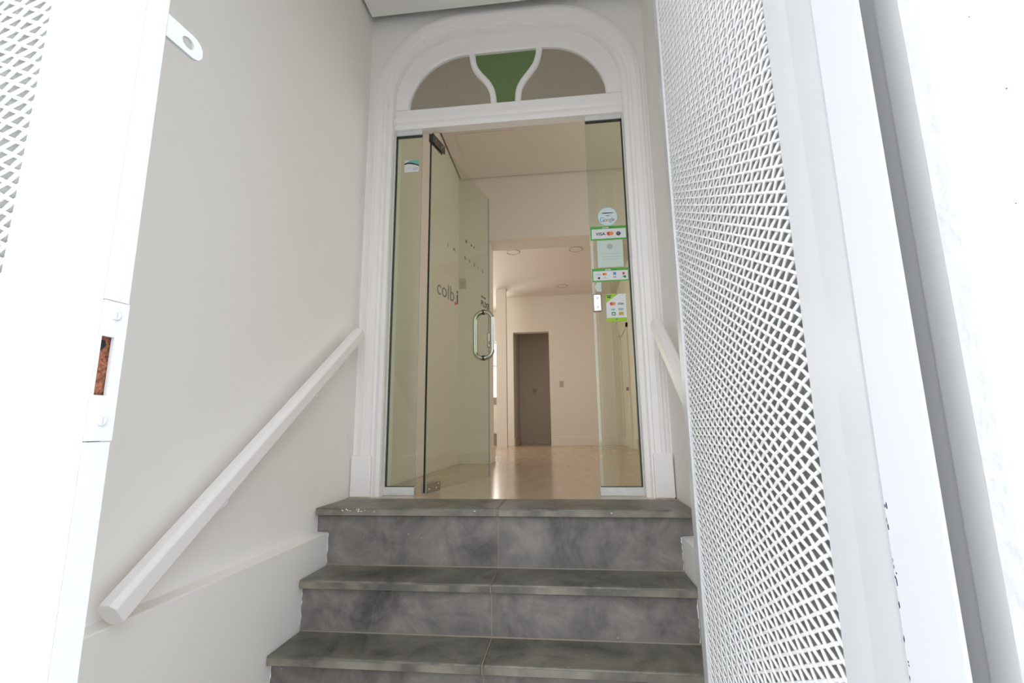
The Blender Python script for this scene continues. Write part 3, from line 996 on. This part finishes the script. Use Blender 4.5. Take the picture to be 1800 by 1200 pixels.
mark(s, rect(0.283, 0.294, 0.922, 0.928), 'pdgreen', 2)

# small service sticker on the left-hand glass
s = plate('service_sticker', rect(-0.938, -0.846, 1.889, 1.967), 'small white sticker with a teal corner high on the narrow glass panel', 'sticker', 'pwhite', group='sticker on the narrow panel')
mark(s, [(-0.938, 1.940), (-0.915, 1.944), (-0.890, 1.940), (-0.868, 1.934), (-0.846, 1.925), (-0.846, 1.967), (-0.898, 1.967), (-0.938, 1.947)], 'pteal')
mark(s, [(-0.938, 1.938), (-0.915, 1.944), (-0.890, 1.940), (-0.868, 1.934), (-0.846, 1.924), (-0.846, 1.933), (-0.866, 1.942), (-0.890, 1.950), (-0.912, 1.953), (-0.938, 1.948)], 'pink', 2)
for k in range(3):
    mark(s, rect(-0.882, -0.852, 1.914 - 0.007 * k, 1.917 - 0.007 * k), 'pgrey', 2)

# ------------------------------------------------------------------ small fittings of the inner rooms
for i, (x, y, lab) in enumerate(((0.227, 4.73, 'round ceiling light nearest the stickered glass panel'), (-0.011, 6.70, 'round ceiling light closest to the far wall above the dark doorway'), (-0.778, 4.71, 'round ceiling light beside the partition jamb near the kitchen'))):
    o = empty('ceiling_light', (x, y, 3.16))
    tag(o, lab, 'ceiling light', 'round ceiling lights of the far room')
    pts = [(x + 0.105 * math.cos(2 * math.pi * k / 28), y + 0.105 * math.sin(2 * math.pi * k / 28), 3.158) for k in range(28)]
    put('rim', MB().tube(pts, 0.007, 8, closed=True), 'ring', o, smooth=60)
    put('diffuser', MB().disc((x, y, 3.157), 0.098, 'z', 0.002, 28), 'roomceil', o)


def wall_box(name, x, y, z, w, h, label, cat, group=None, sockets=2):
    o = empty(name, (x, y, z - h / 2))
    tag(o, label, cat, group)
    put('cover_plate', MB().box(x - w / 2, x + w / 2, y - 0.010, y, z - h / 2, z + h / 2), 'plastic', o, bevel=0.003)
    for k in range(sockets):
        zz = z + (k - (sockets - 1) / 2) * h * 0.42
        put('socket', MB().disc((x, y - 0.012, zz), w * 0.26, 'y', 0.003, 14), 'ring', o)
    return o


wall_box('wall_socket', -0.089, 7.40, 1.253, 0.085, 0.13, 'small beige wall socket on the far wall beside the dark doorway', 'socket')
wall_box('light_switch', -0.735, 8.75, 1.225, 0.095, 0.14, 'dim light switch on the wall inside the dark doorway', 'switch', sockets=1)
wall_box('control_box', -1.083, 2.35, 1.915, 0.07, 0.115, 'small grey control box on the stub wall behind the glass door', 'control box', sockets=1)

# kitchen unit under the window
kc = empty('kitchen_cabinet', (-2.4, 8.3, 0))
tag(kc, 'white kitchen base unit under the bright window', 'cabinet')
put('plinth', MB().box(-3.6, -1.26, 8.12, 8.59, 0.0, 0.25), 'counter', kc)
put('body', MB().box(-3.6, -1.26, 8.10, 8.59, 0.25, 0.90), 'kitchen', kc)
for k in range(6):
    a = -3.6 + k * 0.39
    dd = put('door', MB().box(a + 0.004, a + 0.386, 8.082, 8.10, 0.27, 0.88), 'kitchen', kc, bevel=0.003)
    put('handle', MB().box(a + 0.30, a + 0.31, 8.066, 8.082, 0.60, 0.76), 'steel', dd)
wt = put('kitchen_worktop', MB().box(-3.62, -1.245, 8.06, 8.595, 0.90, 1.045), 'counter', bevel=0.004)
tag(wt, 'thick beige stone worktop below the bright window', 'worktop')
